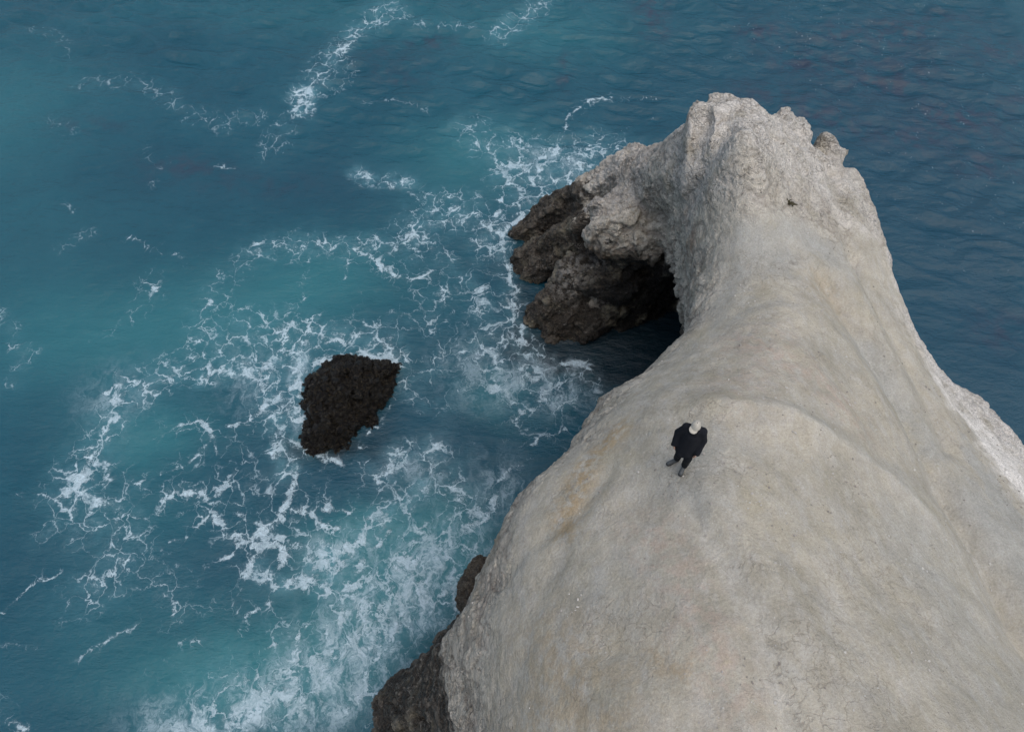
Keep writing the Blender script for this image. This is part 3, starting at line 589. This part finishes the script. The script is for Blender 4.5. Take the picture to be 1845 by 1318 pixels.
# ------------------------------------------------------------------ rocks in the water
def rock_mat(name, dark, mid, lite, rough=.5):
    m = NT(name); n2 = m.noise(6, 6, .65); n3 = m.noise(24, 5, .7); nl = m.noise(9, 5, .7, m.map((0, 0, .6), (1, 2.4, 1.5)))
    c = m.mix(m.step(n2, .38, .64), dark, mid); c = m.mix(m.m2('MULTIPLY', m.step(nl, .50, .62), m.step(n3, .48, .60)), c, lite)
    m.bump(m.m2('ADD', m.m2('MULTIPLY', n2, 1.2), m.m2('MULTIPLY', n3, 1.2)), .16, 1.)
    return m.out(c, m.m2('MULTIPLY_ADD', n3, .5, rough - .2), .5)
def make_rock(name, outline, ztop, mat, step=.06, amp=.16, seed=0, edge=.55, zb=-.9, **kw):
    P = [at(p[0], p[1], p[2]) for p in outline]; c = np.mean(P, 0)
    a = np.arange(min(p[0] for p in P) - .9, max(p[0] for p in P) + .9, step); b = np.arange(min(p[1] for p in P) - .9, max(p[1] for p in P) + .9, step)
    zz = np.arange(zb, ztop + 1.0, step); A2, B2 = np.meshgrid(a, b, indexing='ij')
    d, _ = seg_dist(A2, B2, P, True); d = np.where(inside_poly(A2, B2, P), -d, d)
    Xr, Yr, Zr = np.meshgrid(a, b, zz, indexing='ij')
    P3 = np.stack([Xr, Yr, Zr], -1).astype(np.float32)
    hump = ztop * (1 - .35 * sstep(-1.2, 0, d))[:, :, None]
    f = smax((Zr - hump) * .8, d[:, :, None] + edge * np.maximum(Zr, -.6), .35)
    f = f - ridged(P3 * 1.3, 4, 100 + seed) * amp - fbm(P3 * 4.5, 2, 120 + seed) * amp * .35
    f[0], f[-1], f[:, 0], f[:, -1], f[:, :, 0], f[:, :, -1] = 1, 1, 1, 1, 1, 1
    V, Q = surface_nets(f, (a[0], b[0], zz[0]), step); V = laplace(V, Q, 1, .4); V, Q = subdiv(V, Q)
    N = normals(V, Q); p = V.astype(np.float32) + 50; w1_, w2_, w3_ = worley(p * 3.2 + fbm(p * 2, 2, 9)[:, None] * .4); u1_, u2_, u3_ = worley(p * 8)
    V = V + N * (ridged(p * 5, 3, 130 + seed) * .04 + fbm(p * 14, 2, 140) * .02 + (w3_ - .5) * .16 + (u3_ - .5) * .07 - .05 * sstep(.12, 0, w2_ - w1_))[:, None] * (amp / .16)
    V = V - c * np.array((1, 1, 0)); o = link(name, mesh_np(name, V, Q), mat, **kw); o.location = (c[0], c[1], 0); return o
mk_black = rock_mat('black_wet_rock', (.004, .004, .004), (.018, .015, .011), (.20, .16, .095), .30)
make_rock('sea_rock', [(548,692,.2),(575,668,.3),(605,650,.3),(622,646,.3),(660,652,.2),(690,660,.1),(712,660,.1),(716,680,0),(705,700,0),(693,735,0),(660,770,0),(625,800,0),(590,815,0),(562,812,0),(556,790,0),(560,750,0),(552,715,0)],
          .95, mk_black, amp=.27, seed=1, label='large black weed-covered rock rising from the sea, ringed by white foam', category='rock')
make_rock('sea_rock', [(714,655,0),(722,648,0),(730,652,0),(730,662,0),(720,666,0)], .02, mk_black, .04, .05, 2, .4, -.4,
          label='tiny dark rock barely breaking the surface just right of the large black rock', category='rock')
mk_brown = rock_mat('brown_boulder', (.05, .035, .022), (.15, .115, .075), (.34, .30, .22), .75)
make_rock('boulder', [(866,996,1),(850,1002,1),(836,1020,1),(825,1040,1),(820,1072,1),(830,1095,1),(838,1110,1),(860,1100,1),(900,1060,1),(900,1010,1)], 2.3, mk_brown, .06, .1, 3, .16,
          label='brown boulder standing in the surf against the left foot of the cliff', category='boulder')

# ------------------------------------------------------------------ loose things on the headland
from mathutils.bvhtree import BVHTree
dg = bpy.context.evaluated_depsgraph_get()
bvh = BVHTree.FromObject(head, dg)
def ground(x, y):
    h = bvh.ray_cast(Vector((x, y, 20)), Vector((0, 0, -1))); return h[0].z if h[0] else 0.
def on_ray(px, py):
    a = at(px, py, 0); d = Vector(a) - Vector((0, 0, HC)); h = bvh.ray_cast(Vector((0, 0, HC)), d.normalized()); return np.array(h[0]) if h[0] else None
rnd = random.Random(5); PV, PQ = [], []
cube = np.array([(a, b, c) for a in (-1, 1) for b in (-1, 1) for c in (-1, 1)], float)
cq = np.array([(0, 1, 3, 2), (4, 6, 7, 5), (0, 4, 5, 1), (2, 3, 7, 6), (0, 2, 6, 4), (1, 5, 7, 3)])
k = 0
while k < 2600:
    x_, y_ = rnd.uniform(-1, 14), rnd.uniform(-2, 18)
    hit = bvh.ray_cast(Vector((x_, y_, 20)), Vector((0, 0, -1)))
    if hit[0] is None or hit[0].z < 8 or hit[1].z < .55: continue
    cl = pn(np.array([[x_ * .8, y_ * .8, 3.]]), 9)[0]
    if rnd.random() > .35 + cl * 1.2: continue
    s = rnd.choice((.004, .005, .006, .008, .012)) * rnd.uniform(.8, 1.4)
    c_ = cube * np.array((rnd.uniform(.7, 1.5), rnd.uniform(.7, 1.3), rnd.uniform(.5, .9))) + np.array([[rnd.uniform(-.3, .3) for _ in range(3)] for _ in range(8)])
    a = rnd.uniform(0, 6.3); Rz = np.array([(math.cos(a), -math.sin(a), 0), (math.sin(a), math.cos(a), 0), (0, 0, 1)])
    PV.append(c_ @ Rz * s + np.array(hit[0]) + (0, 0, s * .3)); PQ.append(cq + 8 * k); k += 1
m = NT('pale_pebble'); mat_peb = m.out(m.mix(m.step(m.noise(1.7, 2), .4, .6), (.20, .18, .155), (.42, .40, .36)), .9)
link('gravel', mesh_np('gravel', np.concatenate(PV), np.concatenate(PQ), False), mat_peb, kind='stuff', label='small pale loose stones scattered over the top of the headland', category='gravel')
# dark tuft on the knob
p0 = on_ray(1420, 367)
TV, TQ = [], []
for k in range(46):
    a = rnd.uniform(0, 6.28); L = rnd.uniform(.06, .19); w = rnd.uniform(.012, .022); up = rnd.uniform(.25, 1)
    d = np.array((math.cos(a) * 1.3, math.sin(a) * .8, up)) * L; s_ = np.array((-math.sin(a), math.cos(a), .3)) * w
    o_ = np.array((rnd.uniform(-.09, .09), rnd.uniform(-.04, .04), -.01))
    TV.append(np.array((o_ - s_ * .5, o_ + s_ * .5, o_ + d * .6 + s_, o_ + d - (0, 0, .03)))); TQ.append(np.array([(0, 1, 2, 3)]) + 4 * k)
m = NT('dark_leaf'); mat_t = m.out(m.mix(m.noise(20, 2), (.025, .024, .012), (.07, .06, .03)), .8)
o = link('plant', mesh_np('plant', np.concatenate(TV), np.concatenate(TQ)), mat_t, label='small dark tuft of weed growing alone on the pale rock of the far knob', category='plant'); o.location = p0
# grey stone on the right rim
p1 = on_ray(1592, 378)
if p1 is not None:
    a = np.arange(-.32, .32, .03); Xr, Yr, Zr = np.meshgrid(a, a, a, indexing='ij'); P3 = np.stack([Xr, Yr, Zr], -1).astype(np.float32)
    V, Q = surface_nets(ellip(Xr, Yr, Zr, (0, 0, 0), (.14, .17, .16)) - fbm(P3 * 6, 2, 7) * .03, (-.32,) * 3, .03)
    o = link('stone', mesh_np('stone', V, Q), rock_mat('grey_stone', (.10, .10, .10), (.2, .2, .2), (.3, .3, .3), .8), label='small grey rounded stone lodged on the right-hand rim of the headland', category='stone')
    o.location = p1 + np.array((.03, 0, .04))

# ------------------------------------------------------------------ the person
BX, BY = 2.86, 5.30; BZ = ground(BX, BY)
print('GROUND AT PERSON', BZ, 'px', px_of((BX, BY, BZ)))
fw = np.array((-.30, -.95, 0)); fw /= np.linalg.norm(fw); lf = np.array((-fw[1], fw[0], 0)); upv = np.array((0, 0, 1.))
def J(l, f, z): return lf * l + fw * f + upv * z
root = bpy.data.objects.new('person', None); SC.collection.objects.link(root); root.location = (BX, BY, BZ); root.scale = (.80, .82, 1.06)
root['label'] = 'person in black coat and trousers with cream cap walking over the headland'; root['category'] = 'person'
def gloc(px, py):  # where a point of the ground shows in the photo, relative to the person's base
    p = at(px, py, BZ); return np.array((p[0] - BX, p[1] - BY, ground(p[0], p[1]) - BZ))
aF, tF = gloc(1232, 846), gloc(1223, 866)      # front shoe heel, toe
aB, tB = gloc(1218, 824), gloc(1205, 829)      # rear shoe heel, toe
def grid(lo, hi, s):
    a = [np.arange(l, h_ + s, s) for l, h_ in zip(lo, hi)]; return np.meshgrid(*a, indexing='ij')
def build(name, fn, lo, hi, s, mat, parent, label=None, sm=1):
    X, Y, Z = grid(lo, hi, s); f = fn(X, Y, Z)
    f[0], f[-1], f[:, 0], f[:, -1], f[:, :, 0], f[:, :, -1] = 1, 1, 1, 1, 1, 1
    V, Q = surface_nets(f, lo, s); V = laplace(V, Q, sm, .5); o = link(name, mesh_np(name, V, Q), mat, parent)
    if label: o['label'] = label
    return o
def chain(X, Y, Z, pts, k=.03):
    f = None
    for (a, ra), (b, rb) in zip(pts[:-1], pts[1:]):
        c_ = capsule(X, Y, Z, a, b, ra, rb); f = c_ if f is None else smin(f, c_, k)
    return f
def ori(X, Y, Z, c):   # coordinates in the body's own frame
    a, b, z_ = X - c[0], Y - c[1], Z - c[2]; return a * lf[0] + b * lf[1], a * fw[0] + b * fw[1], z_
hipL, hipR = J(.09, 0, .93), J(-.09, 0, .93)
ankL, ankR = aF + upv * .09, aB + upv * .09
kneL = (hipL + ankL) / 2 + fw * .07 + upv * .02; kneR = (hipR + ankR) / 2 + fw * .05 + upv * .02
shL, shR = J(.165, -.02, 1.44), J(-.165, -.02, 1.44)
elL, elR = J(.245, -.04, 1.15), J(-.26, -.05, 1.16)
wrL, wrR = J(.215, .10, .91), J(-.26, .04, .92)
head_c = J(-.02, .05, 1.62)
def body_f(X, Y, Z):
    f = chain(X, Y, Z, [(J(0, 0, .95), .14), (J(0, -.01, 1.15), .125), (J(0, -.02, 1.34), .15)], .08)
    for hp_, kn, an in ((hipL, kneL, ankL), (hipR, kneR, ankR)):
        f = smin(f, chain(X, Y, Z, [(hp_, .085), (kn, .055), (kn * .6 + an * .4, .05), (an, .036)]), .05)
    for s_, e_, w_ in ((shL, elL, wrL), (shR, elR, wrR)):
        f = smin(f, chain(X, Y, Z, [(s_, .055), (e_, .04), (w_, .027)]), .04)
    f = smin(f, capsule(X, Y, Z, J(0, -.01, 1.42), J(-.01, .02, 1.54), .06, .055), .04)
    a, b, c_ = ori(X, Y, Z, head_c)
    hd = (np.sqrt((a / .076) ** 2 + (b / .095) ** 2 + (c_ / .115) ** 2) - 1) * .08
    jaw = (np.sqrt((a / .055) ** 2 + ((b - .03) / .06) ** 2 + ((c_ + .07) / .05) ** 2) - 1) * .05
    f = smin(f, smin(hd, jaw, .03), .02)
    f = smin(f, capsule(X, Y, Z, head_c + fw * .092 + upv * .01, head_c + fw * .112 - upv * .025, .010, .014), .012)   # nose
    f = smin(f, capsule(X, Y, Z, head_c + fw * .087 - upv * .062 + lf * .02, head_c + fw * .087 - upv * .062 - lf * .02, .009, .009), .006)  # lips
    for sgn in (1, -1):
        f = smin(f, capsule(X, Y, Z, head_c + lf * .077 * sgn + upv * .02, head_c + lf * .08 * sgn - upv * .025, .014, .011), .01)
        f = np.maximum(f, -(capsule(X, Y, Z, head_c + lf * .031 * sgn + fw * .098 + upv * .005, head_c + lf * .033 * sgn + fw * .098 + upv * .005, .012, .012)))
    for w_, e_, sgn in ((wrL, elL, 1), (wrR, elR, -1)):     # palms, four fingers, thumb
        dn = (w_ - e_) / np.linalg.norm(w_ - e_); side = np.cross(dn, lf * sgn); side /= np.linalg.norm(side)
        if side @ fw < 0: side = -side
        pal = w_ + dn * .05
        f = smin(f, smin(capsule(X, Y, Z, w_ + dn * .01 + side * .015, pal + side * .025, .021, .019), capsule(X, Y, Z, w_ + dn * .01 - side * .012, pal - side * .022, .021, .018), .015), .015)
        curl = -lf * sgn
        for q, (off, L) in enumerate(((.034, .068), (.012, .076), (-.011, .070), (-.032, .055))):
            b0 = pal + side * off + dn * .012; b1 = b0 + dn * L * .45 + curl * L * .15; b2 = b1 + dn * L * .3 + curl * L * .4
            f = smin(f, smin(capsule(X, Y, Z, b0, b1, .010, .009), capsule(X, Y, Z, b1, b2, .009, .0075), .004), .005)
        t0 = w_ + dn * .02 + side * .035; t1 = t0 + dn * .03 + side * .025 + curl * .01
        f = smin(f, smin(capsule(X, Y, Z, t0, t1, .012, .010), capsule(X, Y, Z, t1, t1 + dn * .028 + curl * .012, .010, .008), .004), .006)
    return f
m = NT('skin'); mat_skin = m.out(m.mix(m.noise(30, 2), (.34, .20, .145), (.42, .26, .19)), .6, .4)
build('body', body_f, (-.5, -.5, -.02), (.5, .5, 1.78), .008, mat_skin, root)
def cloth(name, col, sc=60):
    m = NT(name); n = m.noise(sc, 3, .6); w = m.noise(7, 4, .6)
    m.bump(m.m2('ADD', m.m2('MULTIPLY', n, .15), w), .03, .6); return m.out(m.mix(n, [c * .75 for c in col], [c * 1.25 for c in col]), .95, .15)
mat_coat = cloth('black_wool', (.010, .011, .014)); mat_tr = cloth('black_trousers', (.009, .010, .012)); mat_cap = cloth('cream_cotton', (.40, .37, .31)); mat_sh = cloth('grey_suede', (.085, .09, .09)); mat_sole = cloth('dark_rubber', (.03, .03, .03))
def coat_f(X, Y, Z):
    a, b, z_ = ori(X, Y, Z, (0, 0, 0))
    t = np.clip((z_ - .60) / (1.40 - .60), 0, 1)
    ra = .235 - .045 * np.sin(t * math.pi * .5) + .012 * np.sin(np.arctan2(b, a) * 7) * (1 - t); rb = .215 - .06 * t + .01 * np.sin(np.arctan2(b, a) * 5 + 1) * (1 - t)
    tor = (np.sqrt((a / ra) ** 2 + ((b + .005) / rb) ** 2) - 1) * .16
    tor = smax(tor, z_ - 1.42, .10); tor = smax(tor, .74 - z_ + .02 * np.sin(a * 14), .02)
    inn = np.maximum((np.sqrt((a / (ra - .05)) ** 2 + ((b + .005) / (rb - .05)) ** 2) - 1) * .16, z_ - .77)
    tor = np.maximum(tor, -inn)
    f = smin(tor, chain(X, Y, Z, [(shR - upv * .0, .078), (J(0, -.02, 1.455), .085), (shL - upv * .0, .078)]), .06)
    for s_, e_, w_ in ((shL, elL, wrL), (shR, elR, wrR)):
        dn = (w_ - e_) / np.linalg.norm(w_ - e_)
        f = smin(f, chain(X, Y, Z, [(s_, .078), (e_, .076), (w_ + dn * .03, .068)]), .035)
        f = smax(f, -(capsule(X, Y, Z, w_ + dn * .075, w_ + dn * .18, .06, .06)), .01)
    d = np.sqrt(a ** 2 + (b - .0) ** 2)                                     # stand-up collar
    col = np.maximum(np.abs(np.sqrt((a / .095) ** 2 + ((b - .01) / .10) ** 2) - 1) * .09 - .014, np.abs(z_ - 1.475) - .05)
    f = smin(f, col, .03)
    f = f + .007 * np.sin(z_ * 34 + a * 16) * sstep(.6, 1.2, 1.8 - z_)
    return f
coat = build('coat', coat_f, (-.5, -.5, .5), (.5, .5, 1.62), .011, mat_coat, root, None, 4)
def trou_f(X, Y, Z):
    f = chain(X, Y, Z, [(J(0, 0, .98), .16), (J(0, 0, .88), .16)])
    for hp_, kn, an in ((hipL, kneL, ankL), (hipR, kneR, ankR)):
        f = smin(f, chain(X, Y, Z, [(hp_, .105), (kn, .082), (an + upv * .03, .068)]), .03)
        f = smax(f, (an[2] - .02) - Z + 4 * np.maximum(np.hypot(X - an[0], Y - an[1]) - .12, 0) * 0 - 0 if False else -9 + 0 * Z, .001)
    f = f + .008 * np.sin(Z * 48 + X * 20) * sstep(.5, .1, Z)
    return np.maximum(f, .055 - Z)
build('trousers', trou_f, (-.45, -.5, 0), (.45, .5, 1.2), .012, mat_tr, root)
for hl, to in ((aF, tF), (aB, tB)):
    d = to - hl; d[2] = 0; L = .27; d = d / np.linalg.norm(d); hl2 = hl - d * .03; lo = hl2 + (-.35, -.35, -.05); hi_ = hl2 + (.35, .35, .25)
    def shoe_f(X, Y, Z, hl2=hl2, d=d):
        f = smin(capsule(X, Y, Z, hl2 + upv * .05, hl2 + d * .2 + upv * .04, .047, .045, 1.), capsule(X, Y, Z, hl2 + d * .02 + upv * .08, hl2 + d * .03 + upv * .14, .045, .048), .04)
        return np.maximum(f, hl2[2] + .022 - Z)
    sh_ = build('shoe', shoe_f, tuple(lo), tuple(hi_), .01, mat_sh, root)
    def sole_f(X, Y, Z, hl2=hl2, d=d):
        return np.maximum(capsule(X, Y, Z, hl2 + upv * .01, hl2 + d * .205 + upv * .01, .044, .05, .1), np.abs(Z - hl2[2] - .008) - .016)
    build('sole', sole_f, tuple(lo), tuple(hi_), .01, mat_sole, sh_)
fc = fw * .9 + lf * -.35; fc /= np.linalg.norm(fc)
def cap_f(X, Y, Z):
    c_ = head_c + upv * .03; a, b, z_ = ori(X, Y, Z, c_)
    dome = (np.sqrt((a / .096) ** 2 + (b / .112) ** 2 + (z_ / .115) ** 2) - 1) * .1; dome = np.maximum(dome, -z_ + .01)
    inn = (np.sqrt((a / .086) ** 2 + (b / .102) ** 2 + (z_ / .105) ** 2) - 1) * .1
    return np.maximum(dome, -inn)
cap = build('cap', cap_f, tuple(head_c - .25), tuple(head_c + .25), .008, mat_cap, root)
def brim_f(X, Y, Z):
    c_ = head_c + upv * .03; a, b, z_ = X - c_[0], Y - c_[1], Z - c_[2]; s_ = np.array((-fc[1], fc[0], 0)); u_ = a * s_[0] + b * s_[1]; v_ = a * fc[0] + b * fc[1]
    pl = np.abs(z_ - .018 + .35 * np.maximum(v_ - .07, 0) + 2.2 * u_ ** 2) - .008
    el = (np.sqrt((u_ / .085) ** 2 + ((v_ - .085) / .085) ** 2) - 1) * .08
    return np.maximum(np.maximum(pl, el), -(np.hypot(u_, v_) - .085))
build('brim', brim_f, tuple(head_c - .3), tuple(head_c + .3), .008, mat_cap, cap)
build('button', lambda X, Y, Z: capsule(X, Y, Z, head_c + upv * .147, head_c + upv * .150, .011, .009), tuple(head_c + (-.05, -.05, .1)), tuple(head_c + (.05, .05, .2)), .005, mat_sh, cap, 'small grey button on the crown')
